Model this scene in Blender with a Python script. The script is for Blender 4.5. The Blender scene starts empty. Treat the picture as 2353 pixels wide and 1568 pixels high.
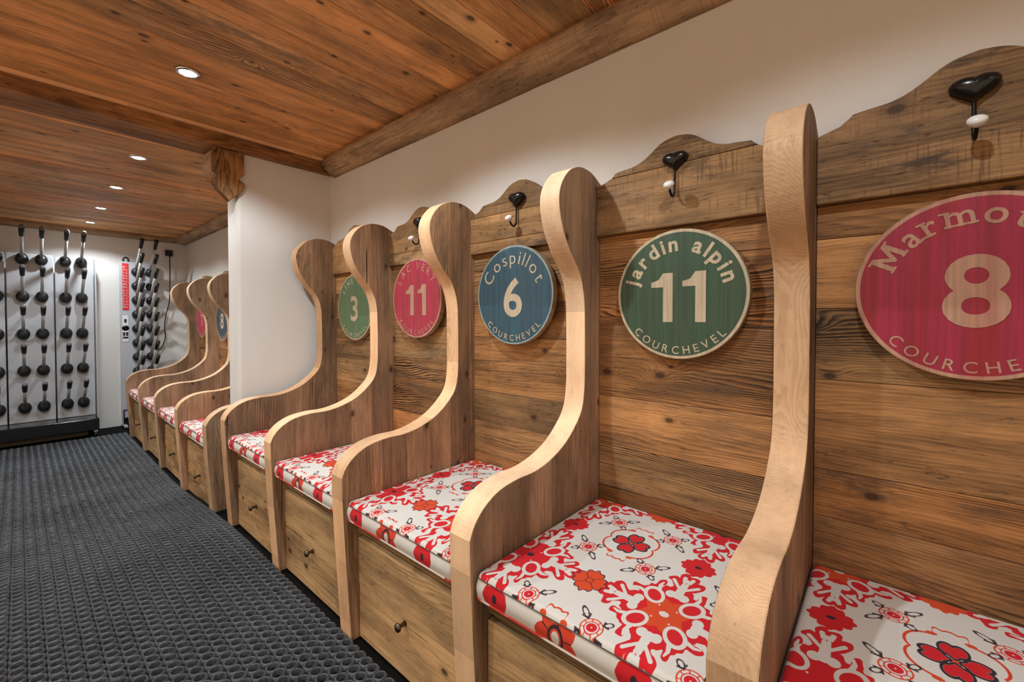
import bpy, bmesh, math, random
import numpy as np
from mathutils import Vector, Matrix
random.seed(11); RNG = np.random.default_rng(7)
SC = bpy.context.scene
COL = SC.collection
PI = math.pi

# ------------------------------------------------------------------ node helpers
class NT:
    def __init__(s, name):
        s.m = bpy.data.materials.new(name); s.m.use_nodes = True
        s.t = s.m.node_tree; s.t.nodes.clear()
        s.out = s.t.nodes.new('ShaderNodeOutputMaterial')
        s.b = s.t.nodes.new('ShaderNodeBsdfPrincipled')
        s.t.links.new(s.b.outputs[0], s.out.inputs[0])
    def n(s, typ, **kw):
        nd = s.t.nodes.new(typ)
        for k, v in kw.items(): setattr(nd, k, v)
        return nd
    def put(s, sock, v):
        if isinstance(v, bpy.types.NodeSocket): s.t.links.new(v, sock)
        else:
            if hasattr(sock.default_value, '__len__') and not hasattr(v, '__len__'): v = [v] * len(sock.default_value)
            if hasattr(v, '__len__') and len(sock.default_value) == 4 and len(v) == 3: v = (*v, 1)
            sock.default_value = v
    def math(s, op, a, b=0.0, c=0.0, clamp=False):
        nd = s.n('ShaderNodeMath', operation=op, use_clamp=clamp)
        s.put(nd.inputs[0], a); s.put(nd.inputs[1], b); s.put(nd.inputs[2], c)
        return nd.outputs[0]
    def vec(s, a, b, c):
        nd = s.n('ShaderNodeCombineXYZ')
        for i, v in enumerate((a, b, c)): s.put(nd.inputs[i], v)
        return nd.outputs[0]
    def vmul(s, v, k):
        nd = s.n('ShaderNodeVectorMath', operation='MULTIPLY'); s.put(nd.inputs[0], v); s.put(nd.inputs[1], k); return nd.outputs[0]
    def sep(s, v):
        nd = s.n('ShaderNodeSeparateXYZ'); s.put(nd.inputs[0], v); return nd.outputs
    def noise(s, v, scale=1.0, detail=2.0, rough=0.5, dist=0.0):
        nd = s.n('ShaderNodeTexNoise'); s.put(nd.inputs['Vector'], v)
        nd.inputs['Scale'].default_value = scale; nd.inputs['Detail'].default_value = detail
        nd.inputs['Roughness'].default_value = rough; nd.inputs['Distortion'].default_value = dist
        return nd.outputs['Fac']
    def ss(s, x, lo, hi, a=0.0, b=1.0):
        nd = s.n('ShaderNodeMapRange', interpolation_type='SMOOTHSTEP')
        s.put(nd.inputs['Value'], x); s.put(nd.inputs['From Min'], lo); s.put(nd.inputs['From Max'], hi)
        s.put(nd.inputs['To Min'], a); s.put(nd.inputs['To Max'], b); return nd.outputs['Result']
    def mix(s, f, a, b, mode='MIX'):
        nd = s.n('ShaderNodeMix', data_type='RGBA', blend_type=mode, clamp_factor=True)
        s.put(nd.inputs[0], f); s.put(nd.inputs[6], a); s.put(nd.inputs[7], b); return nd.outputs[2]
    def attr(s, name, typ='GEOMETRY'):
        return s.n('ShaderNodeAttribute', attribute_name=name, attribute_type=typ)
    def bump(s, h, strength=0.3, dist=0.002):
        nd = s.n('ShaderNodeBump'); s.put(nd.inputs['Height'], h)
        nd.inputs['Strength'].default_value = strength; nd.inputs['Distance'].default_value = dist
        s.t.links.new(nd.outputs[0], s.b.inputs['Normal'])
    def bs(s, **kw):
        for k, v in kw.items(): s.put(s.b.inputs[k], v)

def simple(name, col, rough=0.5, metal=0.0, spec=0.5):
    g = NT(name); g.bs(**{'Base Color': col, 'Roughness': rough, 'Metallic': metal, 'Specular IOR Level': spec})
    return g.m

def wood(name, light, dark, pitch=0.007, ring=0.75, fine=0.35, stain=0.4, staincol=(.06, .045, .035), knots=0.5, tone=0.35, strips=0.0, seg=0.0, bump=0.4, rough=0.62, cracks=0.5, saw=0.0, spec=0.3):
    """Aged pine: a solid grain in the piece's own coordinates (attribute 'grain': along, across, depth); board tone and age in 'tint'."""
    g = NT(name)
    V = g.attr('grain').outputs['Vector']
    x, y, z = g.sep(V); at = g.attr('tint'); age = at.outputs['Alpha']
    # knots
    vo = g.n('ShaderNodeTexVoronoi', feature='F1', voronoi_dimensions='2D')
    g.put(vo.inputs['Vector'], g.vmul(V, (5.5, 9.0, 0.0))); vo.inputs['Scale'].default_value = 1.0; vo.inputs['Randomness'].default_value = 1.0
    kd = vo.outputs['Distance']; kc = g.sep(vo.outputs['Color'])
    has = g.math('LESS_THAN', kc[0], knots)
    ksize = g.math('ADD', .03, g.math('MULTIPLY', kc[1], .06))
    kw = g.math('MULTIPLY', has, g.ss(kd, 0.0, 0.40, 1.0, 0.0))
    # growth rings, strong only on the older boards
    w1 = g.noise(g.vmul(V, (1.0, 4.5, 4.5)), 1.0, 2.0)
    w2 = g.noise(g.vmul(V, (5.0, 26.0, 26.0)), 1.0, 3.0, .6)
    yy = g.math('ADD', y, g.math('MULTIPLY', g.math('SUBTRACT', w1, 0.5), 0.20))
    yy = g.math('ADD', yy, g.math('MULTIPLY', g.math('SUBTRACT', w2, 0.5), 0.016))
    yy = g.math('ADD', yy, g.math('MULTIPLY', kw, 0.024))
    fr = g.math('FRACT', g.math('DIVIDE', yy, pitch))
    line = g.math('MULTIPLY', g.ss(fr, 0.10, 0.84), g.ss(fr, 0.86, 1.0, 1.0, 0.0))
    rvar = g.ss(w1, 0.36, 0.64, 0.25, 1.0)
    line = g.math('MULTIPLY', line, rvar)
    fib = g.noise(g.vmul(V, (9.0, 420.0, 420.0)), 1.0, 2.0, 0.6)
    fib2 = g.noise(g.vmul(V, (2.6, 75.0, 75.0)), 1.0, 4.0, 0.68)
    f = g.math('MULTIPLY', line, g.math('MULTIPLY', ring, g.math('ADD', .22, g.math('MULTIPLY', age, 1.25))))
    f = g.math('ADD', f, g.math('MULTIPLY', g.math('SUBTRACT', fib, 0.5), fine * 1.5))
    f = g.math('ADD', f, g.math('MULTIPLY', g.math('SUBTRACT', fib2, 0.46), fine * 2.6), clamp=True)
    col = g.mix(f, light, dark)
    # broad tone
    t1 = g.noise(g.vmul(V, (2.2, 8.0, 8.0)), 1.0, 4.0, 0.65)
    tv = g.ss(t1, 0.28, 0.72, 1.0 - tone, 1.0 + tone * 0.6)
    for amt, co, fq in ((strips, y, 9.3), (seg, x, 4.7)):
        if amt:
            wn = g.n('ShaderNodeTexWhiteNoise', noise_dimensions='1D')
            g.put(wn.inputs['W'], g.math('FLOOR', g.math('MULTIPLY', co, fq)))
            tv = g.math('MULTIPLY', tv, g.ss(wn.outputs['Value'], 0.0, 1.0, 1.0 - amt, 1.0 + amt))
    col = g.mix(1.0, col, g.vec(tv, tv, tv), 'MULTIPLY')
    # weathered grey patches, flecks and dark marks
    s1 = g.noise(g.vmul(V, (3.4, 11.0, 11.0)), 1.0, 5.0, 0.72)
    col = g.mix(g.math('MULTIPLY', g.ss(s1, 0.50, 0.68), g.math('MULTIPLY', stain, g.math('ADD', .55, g.math('MULTIPLY', age, .9)))), col, staincol)
    s2 = g.noise(g.vmul(V, (30.0, 130.0, 130.0)), 1.0, 3.0, 0.65)
    fl = g.math('MULTIPLY', g.ss(s2, 0.60, 0.70), g.ss(t1, 0.62, 0.40, 0.0, 1.0))
    col = g.mix(g.math('MULTIPLY', fl, min(1.0, stain * 1.15)), col, (.032, .018, .010))
    if saw:
        sw = g.noise(g.vmul(V, (170.0, 9.0, 9.0)), 1.0, 2.0)
        col = g.mix(g.math('MULTIPLY', g.math('MULTIPLY', g.ss(sw, 0.5, 0.7), g.ss(t1, .4, .6)), saw), col, (.07, .042, .024))
    core = g.math('MULTIPLY', has, g.ss(g.math('DIVIDE', kd, ksize), 0.75, 1.25, 1.0, 0.0))
    halo = g.math('MULTIPLY', has, g.ss(g.math('DIVIDE', kd, ksize), 1.0, 2.6, 1.0, 0.0))
    col = g.mix(g.math('MULTIPLY', halo, 0.35), col, dark)
    col = g.mix(g.math('MULTIPLY', core, 0.8), col, (.050, .022, .011))
    ck = g.noise(g.vmul(V, (1.9, 110.0, 110.0)), 1.0, 2.0, 0.5)
    crk = g.math('MULTIPLY', g.ss(ck, 0.71, 0.74), cracks)
    col = g.mix(crk, col, (.016, .009, .006))
    col = g.mix(1.0, col, at.outputs['Color'], 'MULTIPLY')
    g.bs(**{'Base Color': col, 'Roughness': g.ss(fib2, 0.2, 0.8, rough - 0.08, rough + 0.12), 'Specular IOR Level': spec})
    h = g.math('SUBTRACT', g.math('ADD', g.math('MULTIPLY', fib, 0.35), g.math('MULTIPLY', fib2, 0.9)), g.math('MULTIPLY', g.ss(s2, 0.58, 0.72), 0.5))
    g.bump(h, bump, 0.0025)
    return g.m

M = {}
M['ceil'] = wood('ceiling_boards', (.86, .44, .175), (.25, .092, .034), pitch=.0085, ring=.7, fine=.45, stain=.5, staincol=(.17, .105, .065), knots=.30, tone=.42, bump=.45, rough=.5, cracks=.8)
M['joist'] = wood('joist_boards', (.60, .30, .115), (.14, .050, .019), pitch=.0085, ring=.7, fine=.5, stain=.6, staincol=(.10, .06, .036), knots=0.0, tone=.45, bump=.45, rough=.5, cracks=.9)
M['board'] = wood('backrest_boards', (.53, .265, .10), (.048, .019, .008), pitch=.0085, ring=1.0, fine=.62, stain=.62, staincol=(.13, .085, .052), knots=.30, tone=.45, bump=.5, cracks=.8)
M['crest'] = wood('hewn_crest_boards', (.39, .215, .088), (.070, .035, .016), pitch=.012, ring=.3, fine=.6, stain=.75, staincol=(.085, .055, .034), knots=.2, tone=.5, bump=.7, cracks=.8, saw=.55)
M['side'] = wood('panel_faces', (.385, .235, .135), (.066, .036, .020), pitch=.009, ring=.5, fine=.6, stain=.5, staincol=(.14, .10, .075), knots=.22, tone=.40, strips=.22, bump=.5, cracks=1.0)
M['edge'] = wood('sawn_edges', (.84, .55, .325), (.60, .34, .165), pitch=.0048, ring=.5, fine=.28, stain=.16, staincol=(.30, .16, .08), knots=0.0, tone=.18, seg=.13, bump=.25, cracks=.25)
M['front'] = wood('drawer_boards', (.77, .50, .25), (.19, .09, .037), pitch=.011, ring=.6, fine=.5, stain=.55, staincol=(.16, .095, .05), knots=.25, tone=.42, bump=.6, cracks=1.0)
M['beam'] = wood('hewn_beams', (.52, .33, .19), (.10, .055, .03), pitch=.02, ring=.25, fine=.5, stain=.6, staincol=(.12, .075, .045), knots=0.0, tone=.45, bump=.9, cracks=.8, saw=.25)
M['corbel'] = wood('corbel_wood', (.43, .215, .075), (.09, .035, .013), pitch=.006, ring=.95, fine=.4, stain=.3, knots=.1, tone=.25, bump=.5, cracks=.4)

def plaster(name, col):
    g = NT(name)
    tc = g.n('ShaderNodeTexCoord').outputs['Object']
    a = g.noise(tc, 1.7, 4.0, 0.6); b = g.noise(g.vmul(tc, (14, 14, 1.1)), 1.0, 4.0, 0.6); c = g.noise(tc, 38.0, 5.0, 0.65)
    k = g.math('ADD', g.math('MULTIPLY', a, 0.10), g.math('MULTIPLY', b, 0.07))
    k = g.math('ADD', k, 0.915)
    g.bs(**{'Base Color': g.mix(1.0, col, g.vec(k, k, k), 'MULTIPLY'), 'Roughness': 0.75, 'Specular IOR Level': 0.2})
    g.bump(g.math('ADD', g.math('MULTIPLY', a, 1.5), g.math('MULTIPLY', c, .35)), 0.25, 0.006)
    return g.m
M['plaster'] = plaster('lime_plaster', (.785, .755, .715))
M['cutmark'] = simple('deep_adze_cut', (.035, .020, .012), .9, spec=.1)
M['black'] = simple('black_rubber', (.012, .012, .013), 0.42)
M['blackmetal'] = simple('black_enamel', (.006, .006, .007), 0.25)
M['iron'] = simple('wrought_iron', (.01, .01, .01), 0.4, 0.6)
M['porcelain'] = simple('porcelain', (.85, .82, .78), 0.12)
M['brass'] = simple('aged_pewter', (.16, .13, .09), 0.3, 1.0)
M['steel'] = simple('brushed_steel', (.56, .56, .54), 0.32, 0.25)
M['clear'] = simple('smoked_tip', (.16, .165, .175), 0.08)
M['chrome'] = simple('chrome_trim', (.85, .85, .86), 0.15, 1.0)
M['grey'] = simple('grey_powder_coat', (.50, .51, .53), 0.4)
M['lightgrey'] = simple('pale_grey_steel', (.50, .515, .54), 0.38)
M['darkgloss'] = simple('black_lacquer', (.012, .013, .015), 0.16)
M['brown'] = simple('brown_plinth', (.07, .05, .03), 0.5)
M['under'] = simple('subfloor_shade_black', (.007, .0065, .006), 0.9, spec=.1)  # floor coloured near black to hold the shade in the gap by the drawers
M['red'] = simple('red_vinyl', (.70, .035, .04), 0.4)
M['white'] = simple('white_vinyl', (.82, .82, .84), 0.4)
M['violet'] = simple('lilac_label', (.55, .52, .75), 0.4)
M['cable'] = simple('black_cable', (.015, .015, .016), 0.5)
g = NT('lamp_glow'); e = g.n('ShaderNodeEmission'); e.inputs[0].default_value = (1, .98, .95, 1); e.inputs[1].default_value = 40
g.t.links.new(e.outputs[0], g.out.inputs[0]); M['glow'] = g.m
# rubber mat
g = NT('mat_rubber'); tc = g.n('ShaderNodeTexCoord').outputs['Object']
a = g.noise(tc, 90, 3); b = g.noise(tc, 2.2, 3)
k = g.ss(b, .3, .7, .75, 1.3)
g.bs(**{'Base Color': g.mix(1.0, g.mix(a, (.011, .0125, .0145), (.098, .107, .118)), g.vec(k, k, k), 'MULTIPLY'), 'Roughness': g.ss(a, .3, .7, .30, .50), 'Specular IOR Level': .6})
M['mat'] = g.m
# cushion print: distance fields per layer stored on the cloth, sharpened here
g = NT('printed_cotton'); c = g.attr('print'); r, gr, bl = g.sep(c.outputs['Vector'])
tc = g.n('ShaderNodeTexCoord').outputs['Object']
wv = g.noise(tc, 900, 2); k = g.math('ADD', .93, g.math('MULTIPLY', wv, .14))
col = g.mix(g.ss(r, .47, .53), (.73, .695, .63), g.mix(g.ss(bl, .35, .65), (.66, .018, .025), (.70, .075, .022)))
col = g.mix(g.ss(gr, .46, .54), col, (.040, .022, .030))
g.bs(**{'Base Color': g.mix(1.0, col, g.vec(k, k, k), 'MULTIPLY'), 'Roughness': .85, 'Specular IOR Level': .15, 'Sheen Weight': .08})
g.bump(wv, .12, .0006); M['cloth'] = g.m
M['seam'] = simple('dark_seam', (.10, .085, .08), .9)
g = NT('piping_cotton'); tc = g.n('ShaderNodeTexCoord').outputs['Object']
g.bs(**{'Base Color': g.mix(g.ss(g.noise(tc, 11, 1), .52, .56), (.78, .74, .68), (.68, .05, .03)), 'Roughness': .85}); M['piping'] = g.m

def paint(name, col, streak):
    """Worn paint brushed vertically on wood: some bare streaks show."""
    g = NT(name); tc = g.n('ShaderNodeTexCoord').outputs['Object']
    a = g.noise(g.vmul(tc, (30, 110, 3.0)), 1.0, 4, .65); b = g.noise(g.vmul(tc, (10, 22, 1.5)), 1.0, 3)
    c2 = g.mix(g.ss(b, .35, .7), col, streak)
    k = g.ss(a, .3, .7, .80, 1.14)
    c3 = g.mix(1.0, c2, g.vec(k, k, k), 'MULTIPLY')
    g.bs(**{'Base Color': c3, 'Roughness': .5}); g.bump(a, .15, .001)
    return g.m
M['s_red'] = paint('raspberry_paint', (.36, .018, .056), (.31, .015, .022))
M['s_pink'] = paint('cherry_paint', (.44, .036, .072), (.38, .045, .055))
M['s_green'] = paint('pine_green_paint', (.040, .085, .045), (.048, .078, .042))
M['s_lime'] = paint('leaf_green_paint', (.10, .19, .085), (.15, .18, .10))
M['s_blue'] = paint('petrol_blue_paint', (.038, .082, .112), (.032, .100, .135))
M['s_slate'] = paint('slate_blue_paint', (.050, .065, .078), (.055, .07, .08))
M['letter'] = paint('faded_cream_paint', (.54, .44, .29), (.58, .45, .31))
M['letterpink'] = paint('faded_pink_paint', (.50, .29, .19), (.47, .20, .145))
M['rimblue'] = paint('faded_blue_rim', (.27, .35, .36), (.33, .37, .33))
M['discwood'] = paint('disc_wood', (.45, .33, .20), (.38, .27, .16))

# ------------------------------------------------------------------ mesh builder
class MB:
    def __init__(s): s.v = []; s.f = []; s.fm = []; s.gr = []; s.ti = []; s.sm = []
    def add(s, verts, faces, mi=0, grain=None, tint=(1, 1, 1), smooth=False):
        o = len(s.v); s.v += [tuple(p) for p in verts]
        s.gr += grain if grain is not None else [(p[0], p[1], p[2]) for p in verts]
        s.ti += [tuple(tint) if len(tint) == 4 else (*tint, .5)] * len(verts)
        for k, f in enumerate(faces):
            s.f.append([o + i for i in f]); s.fm.append(mi[k] if isinstance(mi, (list, tuple)) else mi); s.sm.append(smooth)
    def build(s, name, mats, parent=None, bevel=0.0, seg=2, loc=None):
        me = bpy.data.meshes.new(name); me.from_pydata(s.v, [], s.f); me.update()
        for m in (mats if isinstance(mats, (list, tuple)) else [mats]): me.materials.append(m)
        me.polygons.foreach_set('material_index', s.fm); me.polygons.foreach_set('use_smooth', s.sm)
        a = me.attributes.new('grain', 'FLOAT_VECTOR', 'POINT'); a.data.foreach_set('vector', np.array(s.gr, np.float32).ravel())
        a = me.attributes.new('tint', 'FLOAT_COLOR', 'POINT')
        a.data.foreach_set('color', np.array(s.ti, np.float32).ravel())
        bm = bmesh.new(); bm.from_mesh(me); bmesh.ops.recalc_face_normals(bm, faces=bm.faces); bm.to_mesh(me); bm.free()
        return link(name, me, parent, bevel, seg, loc)

def link(name, me, parent=None, bevel=0.0, seg=2, loc=None):
    o = bpy.data.objects.new(name, me); COL.objects.link(o)
    if parent is not None: o.parent = parent
    if loc is not None: o.location = loc
    if bevel:
        b = o.modifiers.new('bevel', 'BEVEL'); b.width = bevel; b.segments = seg; b.limit_method = 'ANGLE'; b.angle_limit = math.radians(40)
    return o
def tag(o, label=None, cat=None, group=None, kind=None):
    for k, v in (('label', label), ('category', cat), ('group', group), ('kind', kind)):
        if v: o[k] = v
    return o
def empty(name, loc=(0, 0, 0)):
    o = bpy.data.objects.new(name, None); COL.objects.link(o); o.location = loc; o.empty_display_size = .05; return o
def rnd3(): return (random.uniform(0, 40), random.uniform(0, 40), random.uniform(0, 40))
def tints(v=.22, warm=.06):
    k = 1 + random.uniform(-v, v * .8); w = random.uniform(-warm, warm)
    return (k * (1 + w), k, k * (1 - w), random.random() ** 1.3)
AX = {'x': (0, 1, 2), 'y': (1, 2, 0), 'z': (2, 0, 1), 'Z': (2, 1, 0), 'X': (0, 2, 1), 'Y': (1, 0, 2)}
def grain_of(verts, ax, off):
    i, j, k = AX[ax]; return [(p[i] + off[0], p[j] + off[1], p[k] + off[2]) for p in verts]
BOXF = [(0, 3, 2, 1), (4, 5, 6, 7), (0, 1, 5, 4), (1, 2, 6, 5), (2, 3, 7, 6), (3, 0, 4, 7)]
def box(mb, x0, x1, y0, y1, z0, z1, mi=0, ax='y', tint=(1, 1, 1), off=None):
    v = [(x0, y0, z0), (x1, y0, z0), (x1, y1, z0), (x0, y1, z0), (x0, y0, z1), (x1, y0, z1), (x1, y1, z1), (x0, y1, z1)]
    mb.add(v, BOXF, mi, grain_of(v, ax, off or rnd3()), tint)
def prism(mb, pts, mapf, t0, t1, mi_face=0, mi_edge=0, ax='z', tint=(1, 1, 1), off=None):
    """pts: 2-D outline; mapf(a, b, t) -> xyz; extruded from t0 to t1."""
    n = len(pts); v = [mapf(a, b, t0) for a, b in pts] + [mapf(a, b, t1) for a, b in pts]
    f = [tuple(range(n))[::-1], tuple(range(n, 2 * n))] + [(i, (i + 1) % n, n + (i + 1) % n, n + i) for i in range(n)]
    mb.add(v, f, [mi_face, mi_face] + [mi_edge] * n, grain_of(v, ax, off or rnd3()), tint)
def tube(mb, path, r, seg=10, mi=0, caps=True, smooth=True):
    P = [Vector(p) for p in path]; n = len(P); R = r if hasattr(r, '__len__') else [r] * n
    rings = []; up = None
    for i in range(n):
        d = (P[min(i + 1, n - 1)] - P[max(i - 1, 0)]).normalized()
        if up is None: up = d.orthogonal().normalized()
        up = (up - d * up.dot(d)).normalized(); s = d.cross(up)
        rings.append([P[i] + (up * math.cos(2 * PI * k / seg) + s * math.sin(2 * PI * k / seg)) * R[i] for k in range(seg)])
    v = [tuple(p) for rg in rings for p in rg]
    f = [(i * seg + k, i * seg + (k + 1) % seg, (i + 1) * seg + (k + 1) % seg, (i + 1) * seg + k) for i in range(n - 1) for k in range(seg)]
    if caps: f += [tuple(range(seg))[::-1], tuple(range((n - 1) * seg, n * seg))]
    mb.add(v, f, mi, smooth=smooth)
def lathe(mb, prof, mapf, seg=24, mi=0, smooth=True):
    """prof: (r, h) pairs; mapf(r*cos, r*sin, h) -> xyz"""
    v = []; f = []; n = len(prof)
    for r, h in prof:
        for k in range(seg): v.append(mapf(r * math.cos(2 * PI * k / seg), r * math.sin(2 * PI * k / seg), h))
    for i in range(n - 1):
        for k in range(seg): f.append((i * seg + k, i * seg + (k + 1) % seg, (i + 1) * seg + (k + 1) % seg, (i + 1) * seg + k))
    f += [tuple(range(seg))[::-1], tuple(range((n - 1) * seg, n * seg))]
    mb.add(v, f, mi, smooth=smooth)
def catmull(pts, sub=4, closed=False):
    out = []; n = len(pts)
    for i in range(n if closed else n - 1):
        p = [Vector(pts[(i + d) % n] if closed else pts[min(max(i + d, 0), n - 1)]) for d in (-1, 0, 1, 2)]
        for k in range(sub):
            t = k / sub
            q = .5 * ((2 * p[1]) + (p[2] - p[0]) * t + (2 * p[0] - 5 * p[1] + 4 * p[2] - p[3]) * t * t + (3 * p[1] - p[0] - 3 * p[2] + p[3]) * t ** 3)
            out.append(tuple(q))
    if not closed: out.append(tuple(pts[-1]))
    return out

# ------------------------------------------------------------------ layout (metres; X = 0 is the face of the backrest boards, +Y runs along the room)
def floor_z(y):
    t = min(1.0, max(0.0, (y - 2.30) / 1.7)); return -.09 * (t * t * (3 - 2 * t))
WALLX = .04; YEND = 6.42; YBACK = -2.6; XLEFT = -2.75
ZC = 2.105; ZF = 2.055; YSTEP = 2.68
# floor
mb = MB(); ys = [YBACK] + list(np.linspace(2.25, 4.05, 30)) + [YEND + .05]
v = []; f = []
for y in ys: v += [(XLEFT - .05, y, floor_z(y) - .002), (WALLX + .05, y, floor_z(y) - .002)]
n = len(v); v += [(p[0], p[1], -.3) for p in v]
for i in range(len(ys) - 1):
    a = 2 * i; f.append((a, a + 1, a + 3, a + 2)); f.append((n + a, n + a + 2, n + a + 3, n + a + 1))
    f.append((a, a + 2, n + a + 2, n + a)); f.append((a + 1, n + a + 1, n + a + 3, a + 3))
f.append((0, n, n + 1, 1)); f.append((n - 2, n - 1, 2 * n - 1, 2 * n - 2))
mb.add(v, f); tag(mb.build('floor', M['under']), kind='structure')
# walls
def wall(name, *b):
    mb = MB(); box(mb, *b); return tag(mb.build(name, M['plaster']), kind='structure')
wall('wall_right', WALLX, WALLX + .15, YBACK, YEND + .15, -.3, 2.35)
wall('wall_end', XLEFT - .15, WALLX, YEND, YEND + .15, -.3, 2.35)
wall('wall_left', XLEFT - .15, XLEFT, 4.4, YEND, -.3, 2.35)
mb = MB(); box(mb, -.497, WALLX + .06, 2.722, 2.890, -.3, 2.1)
tag(mb.build('pillar', M['plaster'], bevel=.02, seg=4), kind='structure')
# ceilings: boards run across the room
def ceiling(name, y0, y1, z):
    mb = MB(); y = y0
    while y < y1 - .01:
        w = random.choice((.085, .11, .13, .15, .17)); w = min(w, y1 - y)
        if y1 - y - w < .05: w = y1 - y
        xs = [XLEFT, WALLX, WALLX]
        for a, b in zip(xs[:-1], xs[1:]):
            if b - a < .05: continue
            dz = random.uniform(0, .003)
            box(mb, a, b - .001, y + .0008, y + w - .0008, z + dz, z + .03, ax='x', tint=tints(.24, .12))
        y += w
    box(mb, XLEFT, WALLX, y0, y1, z + .03, z + .12, ax='x')
    return tag(mb.build(name, M['ceil'], bevel=.0022, seg=1), kind='structure')
ceiling('ceiling', YBACK, YSTEP + .03, ZC)
ceiling('ceiling_far', 2.87, YEND, ZF)
# cross beam at the ceiling step
mb = MB(); box(mb, XLEFT, WALLX, YSTEP, 2.78, 2.018, 2.16, ax='x', tint=(.75, .70, .66)); box(mb, XLEFT, WALLX, 2.782, 2.885, 2.016, 2.16, ax='x', tint=(.8, .75, .7))
tag(mb.build('trim_1', M['joist'], bevel=.004), kind='structure')
mb = MB(); box(mb, XLEFT, WALLX, YSTEP - .014, YSTEP, 2.089, 2.104, ax='x', tint=(1.25, 1.2, 1.15))
tag(mb.build('trim_2', M['edge']), kind='structure')
# hewn beams along the walls
def hewn(name, y0, y1, prof, ax='y', step=.06, amp=.006, flip=None, marks=0):
    mb = MB(); n = len(prof); ys = np.arange(y0, y1 + 1e-6, (y1 - y0) / max(1, round((y1 - y0) / step)))
    off = rnd3(); v = []
    ph = [random.uniform(0, 6) for _ in range(n)]
    for y in ys:
        for k, (a, z) in enumerate(prof):
            edge = k in (0, 1)
            d = 0 if edge else amp * (math.sin(y * 5.1 + ph[k]) * .5 + math.sin(y * 13.7 + 2 * ph[k]) * .3 + random.uniform(-.5, .5))
            v.append(flip(a - d, y, z + d * .6) if flip else (a - d, y, z + d * .6))
    f = [(i * n + k, i * n + (k + 1) % n, (i + 1) * n + (k + 1) % n, (i + 1) * n + k) for i in range(len(ys) - 1) for k in range(n)]
    f += [tuple(range(n)), tuple(range((len(ys) - 1) * n, len(ys) * n))[::-1]]
    mb.add(v, f, 0, grain_of(v, ax, off), (1, 1, 1), True)
    if marks:
        ux, uz = .815, -.579                       # down the slanting face; the cuts run across it
        for _ in range(marks):
            y = random.uniform(.1, y1 - .1); t = random.uniform(.25, .6); cx, cz = -.048 + .093 * t, 2.062 - .066 * t
            L = random.uniform(.010, .024); w = random.uniform(.0018, .0042); sk = random.uniform(-.9, -.3)
            P = [(cx + ux * a - .579 * h, y + sk * a * 1.6 + b, cz + uz * a - .815 * h) for a, b, h in ((-L, 0, .004), (0, w, .0035), (L, .001, .003), (0, -w, .0035), (0, 0, -.02))]
            mb.add(P, [(0, 1, 2, 3), (0, 1, 4), (1, 2, 4), (2, 3, 4), (3, 0, 4)], 1, tint=(1, 1, 1))
    o = mb.build(name, [M['beam'], M['cutmark']]); return tag(o, kind='structure')
NP = [(.045, 2.13), (-.03, 2.13), (-.034, 2.10), (-.050, 2.082), (-.048, 2.062), (-.028, 2.040), (.010, 2.012), (.045, 1.996)]
hewn('trim_3', YBACK, YSTEP - .012, NP, marks=34)
FP = [(.045, 2.09), (-.065, 2.09), (-.068, 2.055), (-.070, 2.035), (-.055, 2.02), (-.02, 2.005), (.045, 1.990)]
hewn('trim_4', 2.886, YEND, FP)
EP = [(.045, 2.09), (-.03, 2.09), (-.035, 2.055), (-.04, 2.03), (-.02, 2.01), (.045, 2.0)]
hewn('trim_5', XLEFT, -.06, EP, ax='x', flip=lambda a, y, z: (y, YEND + a - .03, z))

# corbel at the pillar head
co = empty('corbel', (-.535, 2.70, 1.74))
tag(co, 'carved wooden corbel under the ceiling step at the top of the white pillar', 'corbel')
half = [(.0, 0.0), (.010, .012), (.030, .032), (.055, .056), (.073, .085), (.078, .098), (.074, .112), (.050, .124), (.046, .132), (.052, .142), (.071, .156), (.073, .170), (.073, .2759)]
pts = half + [(-a, b) for a, b in half[::-1][:-1]]
mb = MB(); prism(mb, pts, lambda a, b, t: (a, t, b), 0, .05, ax='Z', tint=(1, 1, 1)); mb.build('carved_face', M['corbel'], co, bevel=.004)
mb = MB(); box(mb, -.071, .036, .052, .20, .165, .2755, ax='y', tint=(1.15, 1.2, 1.3)); mb.build('bearing_block', M['beam'], co, bevel=.004)

# ------------------------------------------------------------------ benches
T = .074
PROF = [(.030, 1.545), (0.0, 1.558), (-.030, 1.571), (-.062, 1.580), (-.110, 1.581), (-.150, 1.571), (-.187, 1.550), (-.222, 1.510), (-.238, 1.468), (-.235, 1.420),
        (-.215, 1.362), (-.177, 1.303), (-.132, 1.253), (-.107, 1.205), (-.095, 1.150), (-.092, 1.080), (-.091, .95), (-.094, .865), (-.112, .797), (-.163, .743),
        (-.220, .705), (-.290, .679), (-.360, .667), (-.430, .667), (-.500, .658), (-.552, .635), (-.588, .602), (-.606, .566)]
def side_panel(parent, y, zb, name='side_panel', bottom=0.0):
    pts = catmull(PROF, 4) + [(-.605, .50), (-.598, .35), (-.576, bottom), (.030, bottom)]
    mb = MB(); prism(mb, pts, lambda a, b, t: (a, t, b + zb), y, y + T, 0, 1, ax='z', tint=tints(.2, .05))
    return mb.build(name, [M['side'], M['edge']], parent, bevel=.0035)
def crest_outline(yc, hw):
    L = [(0, 1.638), (.030, 1.633), (.055, 1.622), (.085, 1.600), (.108, 1.586), (.135, 1.577), (.165, 1.574), (.198, 1.570)]
    top = catmull(L, 3)
    s = hw / .266
    half = [(a * s, b) for a, b in top] + [(.206 * s, 1.562), (.222 * s, 1.549), (hw, 1.535)]
    return [(yc + a, b) for a, b in half] + [(yc + hw, 1.371), (yc - hw, 1.371)] + [(yc - a, b) for a, b in half[::-1][:-1]]
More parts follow.
